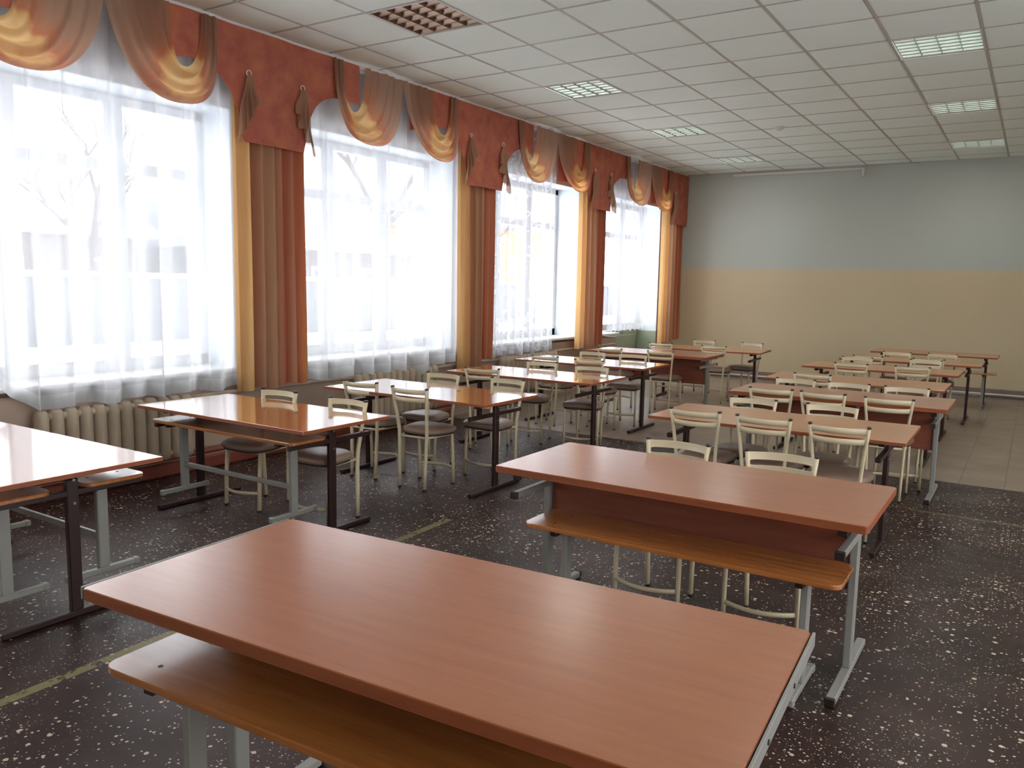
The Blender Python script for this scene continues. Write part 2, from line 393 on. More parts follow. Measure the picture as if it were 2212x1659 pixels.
# ceiling: grid bars plus pillow panels as one surface
GX0, GY0, P6 = -4.682, 4.978, .6
LAMPS = [(1, -1), (1, 3), (1, 7), (1, 11), (6, 3), (6, 7), (6, 11), (6, -1), (11, 3), (11, 7), (11, -1), (11, 11), (1, -5), (6, -5)]
cm = MB(); gm = MB(); hb = .011
cols = range(-1, 15); rows = range(-16, 14)
rnd = random.Random(3)
for c in cols:
    for r in rows:
        if (c, r) in LAMPS: continue
        x0 = max(GX0+c*P6, -5.14)+hb; x1 = min(GX0+(c+1)*P6, XR)-hb
        y0 = max(GY0+r*P6, Y0)+hb; y1 = min(GY0+(r+1)*P6, YF)-hb
        if x1-x0 < .03 or y1-y0 < .03: continue
        sag = .006+.008*rnd.random(); tx = (rnd.random()-.5)*.004; ty = (rnd.random()-.5)*.004
        def fn(u, v, x0=x0, x1=x1, y0=y0, y1=y1, sag=sag, tx=tx, ty=ty):
            k = (1-(2*u-1)**4)*(1-(2*v-1)**4)
            return (x0+(x1-x0)*u, y0+(y1-y0)*v, ZC+.003-sag*k+tx*(u-.5)+ty*(v-.5))
        cm.grid(fn, 6, 6)
cm.box(((XR-6)/2, (Y0+YF)/2, ZC+.2), (XR+6.4, YF-Y0, .06))
struct(cm, 'ceiling', 'ceil', fix=False)
for c in cols:
    x = GX0+c*P6
    if -5.2 < x < XR: gm.box((x, (Y0+YF)/2, ZC+.003), (.0195, YF-Y0, .006))
for r in rows:
    y = GY0+r*P6
    if Y0 < y < YF: gm.box(((-5.14+XR)/2, y, ZC+.0035), (XR+5.14, .0195, .006))
struct(gm, 'trim_1', 'grid')
struct(MB().box((XW+.09, (Y0+YF)/2, ZC+.02), (.2, YF-Y0, .04)), 'trim_2', 'ceil')   # plain strip over the pelmet

# skirting
struct(MB().box((XW+.02, (Y0+7.0)/2, .05), (.05, 7.0-Y0, .10), .012), 'baseboard_left', 'red_trim')
struct(MB().box(((XW-.05+XR)/2, YF-.012, .06), (XR-XW, .024, .12), .006).box(((XW+XR)/2, YF-.03, .015), (XR-XW, .04, .03), .01), 'baseboard_far', 'skirt')
struct(MB().sweep([(XW+.05, YF-.05, .045), (XR, YF-.05, .045)], .03, n=8), 'trim_3', 'rail')
# cable duct and small bracket high on the far wall
struct(MB().box((-3.3, YF-.012, ZC-.045), (1.96, .024, .035), .004), 'trim_4', 'rail')
t = tag(MB().box((-2.32, YF-.03, ZC-.085), (.05, .06, .10), .008).box((-2.32, YF-.035, ZC-.15), (.03, .045, .04), .006).build('wall_sensor', 'housing'),
        'small beige sensor box high on the far wall just under the ceiling', 'sensor')

# curtain rail
mb = MB().box((-5.085, (Y0+13.14)/2, ZC-.012), (.10, 13.14-Y0, .024), .004).box((-5.05, (Y0+13.14)/2, ZC-.03), (.012, 13.14-Y0, .03), .003)
tag(mb.build('curtain_rail', 'rail'), 'long white curtain rail fixed to the ceiling along the windows', 'curtain rail')

# ------------------------------------------------------------------ windows
def window(i, a, b):
    root = empty('window_%d' % i, (XG, (a+b)/2, SILL)); tag(root, kind='structure')
    W = (b-a)/2; H = HEAD-SILL
    fm = MB()
    def fr(x, y0, y1, z0, z1, d=.07): fm.box((x, (y0+y1)/2, (z0+z1)/2), (d, abs(y1-y0), abs(z1-z0)), .006)
    z0, z1 = .02, H-.01
    door = (i == 5)
    fr(0, -W, W, z0, z0+.10); fr(0, -W, W, z1-.07, z1)
    fr(0, -W, -W+.08, z0, z1); fr(0, W-.08, W, z0, z1)
    m1, m2 = -.37, .37
    for m_ in (m1, m2): fr(0, m_-.075, m_+.075, z0+.1, z1-.07)
    zt = 1.50
    for (p, q) in ((-W+.08, m1-.075), (m1+.075, m2-.075), (m2+.075, W-.08)): fr(.002, p, q, zt-.04, zt+.045)
    part(fm, 'frame', 'pvc', root)
    panes = [(-W+.08, m1-.075), (m1+.075, m2-.075), (m2+.075, W-.08)]
    for (p, q) in panes:
        for (s0, s1) in ((z0+.10, zt-.04), (zt+.045, z1-.07)):
            g = MB().box((0, (p+q)/2, (s0+s1)/2), (.006, q-p-.002, s1-s0-.002))
            part(g, 'pane', 'glass', root)
    if not door: part(MB().box((.2025, 0, .01), (.465, 2*W+.02, .03), .006), 'window_sill', 'sill', root)
    else:
        yc = 11.12-(a+b)/2
        part(MB().box((.2025, (-W+yc)/2, .01), (.465, yc+W, .03), .006), 'window_sill', 'sill', root)
        # lower sage green door leaf that fills the deep part of this opening
        part(MB().box((.0, (yc+.03+W)/2, -SILL/2), (.06, W-yc-.03, SILL+.02), .004).box((.04, (yc+.05+W)/2, -.33), (.02, W-yc-.25, .52), .01), 'door_panel', 'green_door', root, 'sage green lower door panel')
for i, (a, b) in enumerate(NICHE): window(i+1, a, b)

# ------------------------------------------------------------------ curtains
ORD = ['', 'nearest', 'second nearest', 'third', 'farthest']
XS = -5.17
def sheer(name, label, y0, y1, zt, zb, folds, amp, mat, seed, lift=None, cat='curtain'):
    rn = random.Random(seed); ph = [rn.random()*6.28 for _ in range(6)]
    def fn(u, v):
        y = y0+(y1-y0)*u; pin = 1-.35*v
        x = XS+amp*pin*(math.sin(2*pi*folds*u+ph[0]+1.2*math.sin(2*pi*2.3*u+ph[1]))+.30*math.sin(2*pi*folds*2.1*u+ph[2]+(1-v)*1.1))
        y += .02*(1-v)*math.sin(2*pi*folds*u+ph[4])
        b = zb(u) if callable(zb) else zb
        return (x, y, b+(zt-b)*v)
    mb = MB().grid(fn, 340, 16); o = mb.build(name, mat, fix=False)
    return tag(o, label, cat, 'white net curtains at the windows')
sheer('net_curtain', 'white voile net curtain over the nearest window, lower edge lifting at its left', 2.36, 4.30, 3.27,
      lambda u: .62+.012*math.sin(u*30)+(.17*max(0, 1-u/.12)**1.5), 9, .042, 'sheer', 1)
sheer('net_curtain', 'white voile net curtain over the second window from the camera, flared bottom edge', 4.66, 7.06, 3.27,
      lambda u: .60+.014*math.sin(u*26)-.06*math.exp(-((u-.66)/.08)**2)+.07*max(0, u-.8)/.2, 9, .042, 'sheer', 2)
sheer('net_curtain', 'white patterned lace curtain with a scalloped hem, third window from the camera', 7.60, 8.95, 3.27,
      lambda u: .60+.035*abs(math.sin(u*pi*4.5)), 9, .030, 'lace', 3)
sheer('net_curtain', 'short white fringed lace curtain gathered in the farthest window', 10.50, 11.75, 3.27,
      lambda u: .80+.012*math.sin(u*170)+.01*math.sin(u*401), 8, .03, 'fringe', 4)
sheer('net_curtain', 'white voile net curtain at the left end of the nearest window', 1.70, 2.30, 3.27, .62, 5, .030, 'sheer', 5)

def drape(label, y0, y1, zb, folds, seed, mat, x=-5.09, taper=.0):
    rn = random.Random(seed); p = [rn.random()*6.28 for _ in range(4)]
    def fn(u, v):
        yc = (y0+y1)/2; k = 1-taper*math.sin(pi*v*.5)*.5
        y = yc+(y0-yc+(y1-y0)*u)*k+.012*math.sin(2*pi*folds*u*1.0+p[1]+v*2)
        xx = x+.050*math.sin(2*pi*folds*u+p[0]+.5*math.sin(v*2+p[2]))+.012*math.sin(2*pi*folds*2*u+p[3])
        return (xx, y, zb+.01*math.sin(u*9+p[2])+(3.26-zb)*v)
    o = MB().grid(fn, 96, 24).build('drape', mat, fix=False)
    return tag(o, label, 'curtain', 'gold and terracotta drapes on the piers')
PIERS = [(4.06, 4.74, .60), (6.88, 7.52, .56), (9.50, 10.22, .62), (12.26, 13.12, .57)]
PN = ['first pier from the camera', 'second pier from the camera', 'third pier from the camera', 'pier in the far corner']
for k, (a, b, z) in enumerate(PIERS):
    m_ = a+(b-a)*.54
    drape('gold and brown floor-side drape, left one on the %s' % PN[k], a, m_, z-.02*(k % 2), 3.1, 10+k, 'drape_gold')
    drape('terracotta and tan drape, right one on the %s' % PN[k], m_-.005, b, z+(.06 if k == 1 else .01), 2.8, 20+k, 'drape_terra', x=-5.10)
drape('gold drape out of view on the pier beside the camera', 1.55, 2.1, .6, 3, 30, 'drape_gold')

# stiff terracotta pelmet pieces: one over every pier, arched at both ends
XP = -5.02; PB, PT, PA = 2.462, 3.272, 2.955
def pelmet(label, ys, ye, y0, y1, pl=2.955):
    """piece from ys to ye; full drop between y0 and y1, arching up to PA beyond"""
    def bottom(y):
        def arc(t, top=PA): t = max(0, min(1, t)); return PB+(top-PB)*math.sqrt(max(0, 1-(1-t)**2.4))**.95
        if y < y0: return arc((y0-y)/.46, pl)-.09*max(0, (y0-y-.46))/.4*(1 if pl > 2.9 else .3)
        if y > y1: return arc((y-y1)/.40)-.02*max(0, (y-y1-.4))
        return PB
    n = 90
    def fn(u, v):
        y = ys+(ye-ys)*u; b = bottom(y)
        return (XP+.006*math.sin(y*9)+.004*math.sin(y*23), y, b+(PT-b)*v)
    mb = MB().grid(fn, n, 8); mb.grid(lambda u, v: (fn(u, v)[0]-.006, fn(u, v)[1], fn(u, v)[2]), n, 8)
    mb.grid(lambda u, v: (fn(u, 0)[0]-.006*v, fn(u, 0)[1], fn(u, 0)[2]), n, 1); mb.grid(lambda u, v: (fn(1, u)[0]-.006*v, fn(1, u)[1], fn(1, u)[2]), 8, 1); mb.grid(lambda u, v: (fn(0, u)[0]-.006*v, fn(0, u)[1], fn(0, u)[2]), 8, 1)
    o = mb.build('pelmet', 'pelmet', fix=False)
    return tag(o, label, 'pelmet', 'terracotta pelmets over the piers')
drops = [(1.25, 1.87), (4.08, 4.69), (6.88, 7.56), (9.66, 10.22), (12.48, 13.13)]
for k, (a, b) in enumerate(drops):
    nm = ['beside the camera, out of view', 'over the first pier, the largest in view', 'over the second pier from the camera', 'over the third pier from the camera', 'in the far corner against the end wall'][k]
    pelmet('stiff terracotta pelmet %s' % nm, max(a-.90, -.8), min(b+.62, 13.135), a, b, 2.955 if k < 3 else 2.74)

# swags: fabric pulled between two gather points
def swag(label, y0, y1, wide0, wide1, seed, depth=.0):
    """y0..y1 outer corners; wide0/wide1 = how far the gathered top spreads inward from each corner"""
    rn = random.Random(seed); p = [rn.random()*6.28 for _ in range(5)]
    zt = 3.262; zlow = 2.61-depth
    def fn(u, v):
        # v: 0 outer (longest) ... 1 inner (shortest) fold ; u: along the fold
        a = y0+wide0*v; b = y1-wide1*v
        zl = zlow+(2.88-zlow)*v**1.15
        s = 2*u-1
        shape = (1-abs(s)**2.3)
        yb = a+(b-a)*(.5+.5*(math.sin(s*pi/2)*.55+s*.45))
        z = zt-(zt-zl)*shape**.72
        # pull of the low point towards the narrow side
        yb += (wide0-wide1)*.35*shape*(1-v)*.6
        fold = math.sin(v*21+p[0]+.8*math.sin(u*4+p[1])); f2 = math.sin(v*11+p[2]+u*2)
        x = XP+.035+.030*shape*fold*(.5+.5*shape)+.012*f2+.055*shape*(1-v)**.8+.012*abs(s)*math.sin(v*30+p[3])
        return (x, yb, z+.006*math.sin(v*25+p[3])*shape)
    o = MB().grid(fn, 60, 70).build('swag', 'swag', fix=False)
    return tag(o, label, 'swag', 'ombre swags hung across the windows')
for k in range(4):
    d = 2.825*(k-1); wn = ['nearest', 'second', 'third', 'farthest'][k]
    swag('ombre gold and brown chiffon swag, left of the pair over the %s window' % wn, 4.97+d, 5.84+d, .13, .50, 40+k)
    swag('ombre gold and brown chiffon swag, right of the pair over the %s window' % wn, 5.83+d, 6.66+d, .46, .11, 50+k)

# jabots: small cascades through a white ring
def jabot(label, y, flip, seed):
    root = empty('jabot', (XP+.02, y, 2.95)); tag(root, label, 'jabot', 'small tan cascades on the pelmets')
    ring = MB(); ring.sweep([(.006, .021*math.cos(t*2*pi/20), .021*math.sin(t*2*pi/20)) for t in range(21)], .008, n=6, cap=False)
    part(ring, 'ring', 'rail', root, 'white ring')
    def fn(u, v):
        L = .20+.30*u                      # zig-zag hem, longer towards the far side
        wdt = .03+.15*(v**.7)
        zz = -.01-L*v
        yy = (u-.42)*wdt*1.15+.014*v*math.sin(u*22)
        xx = .012+.028*v*math.sin(u*19+seed)+.01*math.sin(v*8+seed)
        return (xx, yy*(-1 if flip else 1), zz+.018*v*math.sin(u*19))
    part(MB().grid(fn, 60, 16), 'cascade', 'jabot', root, fix=False)
    return root
for k in range(1, 5):
    a, b = drops[k]
    jabot('small tan chiffon cascade, left edge of the pelmet %s' % ['', 'over the first pier', 'over the second pier', 'over the third pier', 'in the far corner'][k], a+.04, True, k)
    if k < 4: jabot('small tan chiffon cascade, right edge of the pelmet %s' % ['', 'over the first pier', 'over the second pier', 'over the third pier'][k], b-.05, False, k+5)

# ------------------------------------------------------------------ radiators and pipes
def radiator(label, y0, n):
    root = empty('radiator', (-5.20, y0, 0)); tag(root, label, 'radiator', 'cast iron radiators under the windows')
    def sec():
        mb = MB()
        # one column: rounded top, flat face, rounded bottom
        out = [(-.045, .17), (-.05, .20), (-.05, .54), (-.045, .575), (-.025, .60), (.025, .60), (.045, .575), (.05, .54), (.05, .20), (.045, .17), (.025, .15), (-.025, .15)]
        mb.prism([(z, x) for x, z in out], -.027, .027, 'x')
        mb2 = MB()
        for v in mb.v: mb2.v.append((v[2], v[0], v[1]))
        mb2.f = mb.f; mb2.sm = mb.sm
        return mb2
    # sections are swept columns facing the room
    me = None
    for k in range(n):
        if me is None:
            s = MB()
            s.sweep([(0, 0, .15), (0, 0, .165), (0, 0, .20), (0, 0, .55), (0, 0, .59), (0, 0, .605)], [.06, .078, .083, .083, .074, .05], [.07, .11, .125, .125, .10, .06], n=12, side=(0, 1, 0))
            o = part(s, 'section', 'rad', root); me = o
        else:
            o = me.copy(); C.objects.link(o); o.parent = root; KIDS[root.name].append(o)
        o.location = (0, k*.094, 0)
    part(MB().sweep([(0, -.03, .56), (0, (n-1)*.094+.03, .56)], .05, n=10).sweep([(0, -.03, .19), (0, (n-1)*.094+.03, .19)], .05, n=10), 'header', 'rad', root)
    return root
radiator('old cream cast iron radiator under the nearest window, behind the first tables', 2.62, 12)
radiator('old cream cast iron radiator under the second window, behind the third table', 5.45, 13)
radiator('old cream cast iron radiator under the lace curtain of the third window', 7.85, 14)
PIP = [('pale heating pipe along the wall behind the first pier drapes', 3.69, 5.42, .575), ('pale heating pipe along the wall behind the second pier drapes', 6.62, 7.82, .575), ('pale heating pipe under the sill near the third pier', 9.1, 10.9, .60)]
for lb, a, b, z in PIP:
    o = MB().sweep([(-5.21, a, z), (-5.21, (a+b)/2, z+.006), (-5.21, b, z)], .034, n=10).build('heating_pipe', 'rad'); tag(o, lb, 'pipe', 'heating pipes along the window wall')
o = MB().sweep([(-5.19, 1.5, .155), (-5.19, 9.3, .165)], .045, n=10).build('floor_pipe', 'red_trim'); tag(o, 'red-brown heating pipe low along the window wall', 'pipe')

# ------------------------------------------------------------------ ceiling lamps
def lamp(c, r, lit, label):
    x, y = GX0+(c+.5)*P6, GY0+(r+.5)*P6
    root = empty('ceiling_lamp', (x, y, ZC)); tag(root, label, 'ceiling lamp', 'square louvred lamps set in the ceiling grid')
    h = MB(); a = .289
    h.box((0, 0, .085), (.59, .59, .01)); h.box((-a-.002, 0, .04), (.012, .59, .09)); h.box((a+.002, 0, .04), (.012, .59, .09)); h.box((0, -a-.002, .04), (.59, .012, .09)); h.box((0, a+.002, .04), (.59, .012, .09))
    part(h, 'housing', 'housing', root)
    for k in range(4):
        xx = -.213+k*.142
        t = MB().sweep([(xx, -.27, .066), (xx, .27, .066)], .026, n=10); part(t, 'tube', 'tube_lit' if lit else 'tube_off', root)
    lv = MB(); mt = 'louvre' if lit else 'louvre_dim'
    for k in range(5):
        xx = -.284+k*.142
        w_ = .062 if 0 < k < 4 else .034
        lv.grid(lambda u, v, xx=xx, w_=w_: (xx+w_/2*(abs(2*u-1)**1.5)*(1 if u > .5 else -1), -.285+.57*v, .002+.07*abs(2*u-1)**.8), 8, 1)
    for j in range(7):
        yy = -.276+j*.092
        lv.grid(lambda u, v, yy=yy: (-.285+.57*v, yy+.020*(2*u-1)*abs(2*u-1)**.6, .003+.034*abs(2*u-1)), 6, 1)
    part(lv, 'louvre', mt, root, fix=False)
    if lit:
        ld = bpy.data.lights.new('lamp_light', 'AREA'); ld.shape = 'SQUARE'; ld.size = .54; ld.energy = LAMP_W; ld.color = (1, .97, .9)
        lo = bpy.data.objects.new('lamp_light', ld); C.objects.link(lo); lo.parent = root; lo.location = (0, 0, -.006)
    return root
LL = {(1, -1): 'large unlit louvred lamp in the ceiling nearest the camera, above the windows', (1, 3): 'square lit louvred lamp, second along the window side of the ceiling',
      (1, 7): 'square lit louvred lamp, third along the window side of the ceiling', (1, 11): 'square lit louvred lamp, farthest along the window side of the ceiling',
      (6, 3): 'square lit louvred lamp, nearest and largest in the right-hand ceiling row', (6, 7): 'square lit louvred lamp, middle one in the right-hand ceiling row',
      (6, 11): 'square lit louvred lamp, farthest in the right-hand ceiling row'}
for q in LAMPS: lamp(q[0], q[1], q != (1, -1), LL.get(q, 'square louvred ceiling lamp beyond the frame, grid column %d, row %d' % (q[0], q[1]+6)))
sd = MB(); sd.sweep([(0, 0, 0), (0, 0, -.012), (0, 0, -.03), (0, 0, -.042)], [.11, .11, .085, .04], n=20)
o = sd.build('smoke_detector', 'housing'); o.location = (-2.64, 9.66, ZC-.004); tag(o, 'small round beige smoke detector on the ceiling between the lamp rows', 'smoke detector')

# ------------------------------------------------------------------ tables
def tpost(mb, x, y, z0, z1, w=.028, d=.052): mb.box((x, y, (z0+z1)/2), (w, d, z1-z0), .004)
def table_a(L=1.48, W=.68, H=.66, px=.60, gloss=True):
    root = empty('canteen_table', (0, 0, 0))
    tp = part(MB().box((0, 0, H-.010), (L, W, .020), .002), 'tabletop', 'top_gloss' if gloss else 'top_tan', root)
    KIDS.setdefault(tp.name, []); part(MB().box((0, -W/2-.0008, H-.0105), (L-.004, .0016, .0175)).box((0, W/2+.0008, H-.0105), (L-.004, .0016, .0175)).box((-L/2-.0008, 0, H-.0105), (.0016, W-.004, .0175)).box((L/2+.0008, 0, H-.0105), (.0016, W-.004, .0175)), 'edge_band', 'edge', tp)
    for sx in (-1, 1):
        x = sx*px
        lg = MB(); tpost(lg, x, 0, .028, H-.055); l = part(lg, 'leg', 'dark_metal', root)
        part(MB().box((x, 0, .016), (.032, .62, .026), .004), 'foot_bar', 'dark_metal', l)
        part(MB().box((x, 0, H-.036), (.034, .50, .030), .003), 'top_bar', 'dark_metal', l)
        part(MB().box((x-sx*.003, 0, .545), (.03, .62, .026), .003).box((x-sx*.003, .309, .545), (.032, .012, .029), .004).box((x-sx*.003, -.309, .545), (.032, .012, .029), .004), 'hanging_bracket', 'dark_metal', l)
        for zz in (.50, .60):
            part(MB().sweep([(x+sx*.012, .004, zz), (x+sx*.019, .004, zz)], .013, n=8), 'bolt', 'bolt', l)
    return root
def table_b(L=1.50, W=.66, H=.675, px=.665, panel=True):
    root = empty('canteen_table', (0, 0, 0)); Th = .030
    out = rrect(-L/2, L/2, -W/2, W/2, .012)
    tp = part(MB().prism(out, H-Th, H, r=.002), 'tabletop', 'top_satin', root)
    part(MB().prism(rrect(-L/2-.001, L/2+.001, -W/2-.001, W/2+.001, .012), H-Th+.003, H-.003), 'edge_band', 'edge', tp)
    if panel: part(MB().box((0, .005, H-Th-.165), (2*px-.04, .016, .30), .002), 'modesty_panel', 'panel', root)
    for sx in (-1, 1):
        x = sx*px
        lg = MB(); tpost(lg, x, 0, .03, H-Th-.02, .03, .05); l = part(lg, 'leg', 'grey_metal', root)
        part(MB().box((x, 0, .018), (.034, .60, .028), .004), 'foot_bar', 'grey_metal', l)
        part(MB().box((x, 0, H-Th-.015), (.03, .56, .028), .003), 'top_bar', 'grey_metal', l)
        part(MB().box((x, 0, .55), (.028, .60, .028), .003), 'hanging_bracket', 'grey_metal', l)
        for sy in (-1, 1):
            for zz, yy in ((.018, .305), (.55, .305), (H-Th-.015, .283)): part(MB().box((x, sy*yy, zz), (.036, .016, .032), .003), 'end_cap', 'plastic', l, 'dark plastic end cap')
    return root
def bench(L=1.27, W=.27, H=.46):
    root = empty('bench', (0, 0, 0))
    s = part(MB().prism(rrect(-L/2, L/2, -W/2, W/2, .035), H-.018, H, r=.003), 'seat_board', 'bench_wood', root)
    for sx in (-1, 1):
        for sy in (-1, 1): part(MB().sweep([(sx*(L/2-.12), sy*.07, H-.001), (sx*(L/2-.12), sy*.07, H+.0008)], .012, n=10), 'screw', 'plastic', s, 'dark screw head')
    for sx in (-1, 1):
        x = sx*(L/2-.14); lg = MB(); tpost(lg, x, 0, .028, H-.04, .028, .05); l = part(lg, 'leg', 'grey_metal', root)
        part(MB().box((x, 0, .016), (.03, .30, .026), .004), 'foot_bar', 'grey_metal', l)
        part(MB().box((x, 0, H-.03), (.03, .24, .024), .003), 'top_bar', 'dark_metal', l)
        for sy in (-1, 1): part(MB().box((x, sy*.155, .016), (.036, .03, .032), .005), 'end_cap', 'grey_metal', l)
    part(MB().box((0, 0, .17), (L-.30, .02, .028), .003), 'stretcher', 'grey_metal', root)
    return root

G1 = 'canteen tables in two rows'
ta = table_a(); tb = table_b()
M['top_tan'] = wood('tan_beech_laminate', (170, 108, 64), (190, 130, 84), .34, coat=.7, crough=.24, cior=1.6)
ta2 = table_a(gloss=False, L=1.46)
def place(proto, used, x, y, rz, label, cat, group, z=0):
    o = proto if proto.name not in used else copy_tree(proto)
    used.add(proto.name); o.location = (x, y, z); o.rotation_euler = (0, 0, math.radians(rz)); return tag(o, label, cat, group)
used = set()
WR = 'window-side row'
place(ta, used, -3.96, 1.80, 0, 'glossy beech table with dark legs cut off by the left edge of the picture', 'table', G1)
place(ta, used, -3.93, 3.28, 0, 'glossy beech table with dark legs, second in the window-side row, before the radiator', 'table', G1)
place(ta, used, -3.73, 4.67, 0, 'glossy beech table with dark legs, third in the window-side row', 'table', G1)
place(ta, used, -3.73, 6.18, 0, 'glossy beech table with dark legs, fourth in the window-side row', 'table', G1)
place(ta, used, -3.90, 7.60, 0, 'glossy beech table with dark legs, fifth in the window-side row', 'table', G1)
place(tb, used, -3.82, 9.10, 0, 'beech table with a front panel and grey legs, sixth in the window-side row', 'table', G1)
place(ta2, used, -3.58, 10.36, 4, 'beech table with dark legs, farthest in the window-side row', 'table', G1)
place(tb, used, -1.16, 3.18, 0, 'thick beech table with front panel and grey legs, just behind the foreground table', 'table', G1)
place(ta2, used, -1.25, 5.00, .5, 'beech table with dark legs, third in the right-hand row', 'table', G1)
place(tb, used, -1.19, 6.42, 0, 'thick beech table with a front panel, fourth in the right-hand row', 'table', G1)
place(ta2, used, -1.30, 7.72, 0, 'beech table with dark legs, fifth in the right-hand row', 'table', G1)
place(ta2, used, -1.30, 9.15, 0, 'beech table with dark legs, sixth in the right-hand row', 'table', G1)
place(ta2, used, -1.18, 10.45, 0, 'beech table with dark legs, second farthest in the right-hand row', 'table', G1)
place(ta2, used, -1.08, 11.98, 0, 'beech table with dark legs, farthest in the right-hand row, before the end wall', 'table', G1)
# the big foreground table, taller, metal rims on its short ends
tf = table_b(L=1.50, W=.665, H=.737, px=.62); tf.name = 'canteen_table_tall'
for sx in (-1, 1):
    rm = part(MB().box((sx*.757, 0, .722), (.006, .66, .030), .001), 'end_rim', 'grey_metal', tf, 'pale metal rim on a short end')
    for yy in (-.12, .10): part(MB().sweep([(sx*.760, yy, .72), (sx*.762, yy, .72)], .010, n=8), 'screw', 'plastic', rm)
tf.location = (-1.075, 1.355, 0); tf.rotation_euler = (0, 0, math.radians(3.2))
tf.name = 'canteen_table'
tag(tf, 'largest beech table in the foreground with a thick edge and bare top', 'table', G1)

bn = bench(); G2 = 'wooden benches at the nearest tables'
HZ = .118
place(bn, used, -1.11, 2.955, 0, 'plywood bench standing before the panelled table behind the foreground table', 'bench', G2)
place(bn, used, -3.945, 3.10, 0, 'plywood bench hung under the second window-side table by its brackets', 'bench', G2, .1165)
place(bn, used, -3.955, 1.57, 0, 'plywood bench hung on the near side of the table cut off at left', 'bench', G2, .1165)
place(bn, used, -3.955, 1.985, 0, 'plywood bench hung on the far side of the table cut off at left', 'bench', G2, .1165)
place(bn, used, -1.085, 1.135, 3.2, 'worn plywood bench under the near edge of the foreground table', 'bench', G2, .1225)
place(bn, used, -.98, 11.75, 0, 'pale bench at the farthest right-hand table', 'bench', G2)

# ------------------------------------------------------------------ chairs
def chair():
    root = empty('canteen_chair', (0, 0, 0))
    def oval(mb, path, w=.020, d=.033): return mb.sweep(path, w, d, n=12, side=(1, 0, 0))
    for sx in (-1, 1):
        p = [(sx*.110, 0, .008), (sx*.113, .004, .15), (sx*.117, .010, .32), (sx*.121, .008, .42), (sx*.130, -.006, .53), (sx*.143, -.024, .65), (sx*.150, -.034, .722)]
        l = part(oval(MB(), p), 'leg', 'cream', root)
        part(oval(MB(), [(sx*.150, -.034, .720), (sx*.1505, -.0345, .730)], .022, .035), 'end_cap', 'plastic', l)
        part(oval(MB(), [(sx*.110, 0, 0), (sx*.110, 0, .010)], .022, .035), 'foot_cap', 'plastic', l)
        p = [(sx*.152, .288, .008), (sx*.152, .284, .2), (sx*.150, .270, .385)]
        l = part(oval(MB(), p, .020, .030), 'leg', 'cream', root)
        part(oval(MB(), [(sx*.152, .288, 0), (sx*.152, .288, .010)], .023, .033), 'foot_cap', 'plastic', l)
    # backrest: two bowed slats that flare into the posts
    br = MB()
    def slat(z0, z1, up_flare):
        def zz(s, top):
            fl = .011*max(0, (abs(s)-.84)/.16)**2
            base = z1 if top else z0
            return base+(fl if (top and up_flare) else 0)-(fl if (not top and not up_flare) else 0)
        def P(s, z, back):
            k = (z-.53)/.19
            xh = .130+.018*k
            y = -.006-.027*k-.046*(1-s*s)-(.005 if back else -.003)
            return (s*xh, y, z)
        n = 20
        ring = []
        def fn(u, v):
            s = 2*u-1; a, b = zz(s, False), zz(s, True); c = .004
            pts = [(a, 0), (a+c, -1), (b-c, -1), (b, 0), (b, 0), (b-c, 1), (a+c, 1), (a, 0)]
            z, sd = pts[min(7, int(round(v*7)))]
            q = list(P(s, z, sd < 0)); 
            if sd == 0: q[1] += .001
            return q
        br.grid(fn, n, 7)
    slat(.684, .719, False); slat(.626, .659, True)
    part(br, 'backrest', 'cream', root, fix=True)
    # seat cushion
    st = MB()
    def outline(t):
        # rounded trapezoid, front wider and bowed
        a = t*2*pi; c, s_ = math.cos(a), math.sin(a)
        e = 2/3.6
        X = abs(c)**e*(1 if c >= 0 else -1); Y = abs(s_)**e*(1 if s_ >= 0 else -1)
        yy = .185+Y*.155+(.008*(1-X*X) if Y > 0 else 0)
        xx = X*(.150+.045*(yy-.025)/.32)
        return xx, yy
    prof = [(0, .0, .0), (.96, .000, 0), (.985, .004, 0), (1.0, .014, 0), (.99, .024, 0), (.95, .034, 0), (.85, .043, 0), (.65, .050, 0), (.35, .053, 0), (.02, .054, 0)]
    def fn(u, v):
        k = prof[1+min(8, int(round(v*8)))]; x, y = outline(u); s_ = k[0]
        return (x*s_, .185+(y-.185)*s_, .389+k[1])
    st.grid(fn, 56, 8)
    part(st, 'seat', 'seat', root)
    part(MB().prism([(outline(t/32)[0]*.93, .185+(outline(t/32)[1]-.185)*.93) for t in range(32)], .377, .392), 'seat_base', 'seat_under', root)
    s2 = MB(); pts = []
    for k in range(13):
        s_ = -1+k/6; pts.append((s_*.150, .288+.055*(1-s_*s_), .118))
    s2.sweep(pts, .022, .010, n=8, side=(0, 0, 1)); part(s2, 'stretcher', 'cream', root)
    s3 = MB().sweep([(-.148, .27, .372), (.148, .27, .372)], .016, n=8).sweep([(-.118, .012, .372), (.118, .012, .372)], .016, n=8)
    s3.sweep([(-.148, .27, .372), (-.118, .012, .372)], .016, n=8).sweep([(.148, .27, .372), (.118, .012, .372)], .016, n=8)
    part(s3, 'seat_frame', 'cream', root)
    return root
ch = chair()
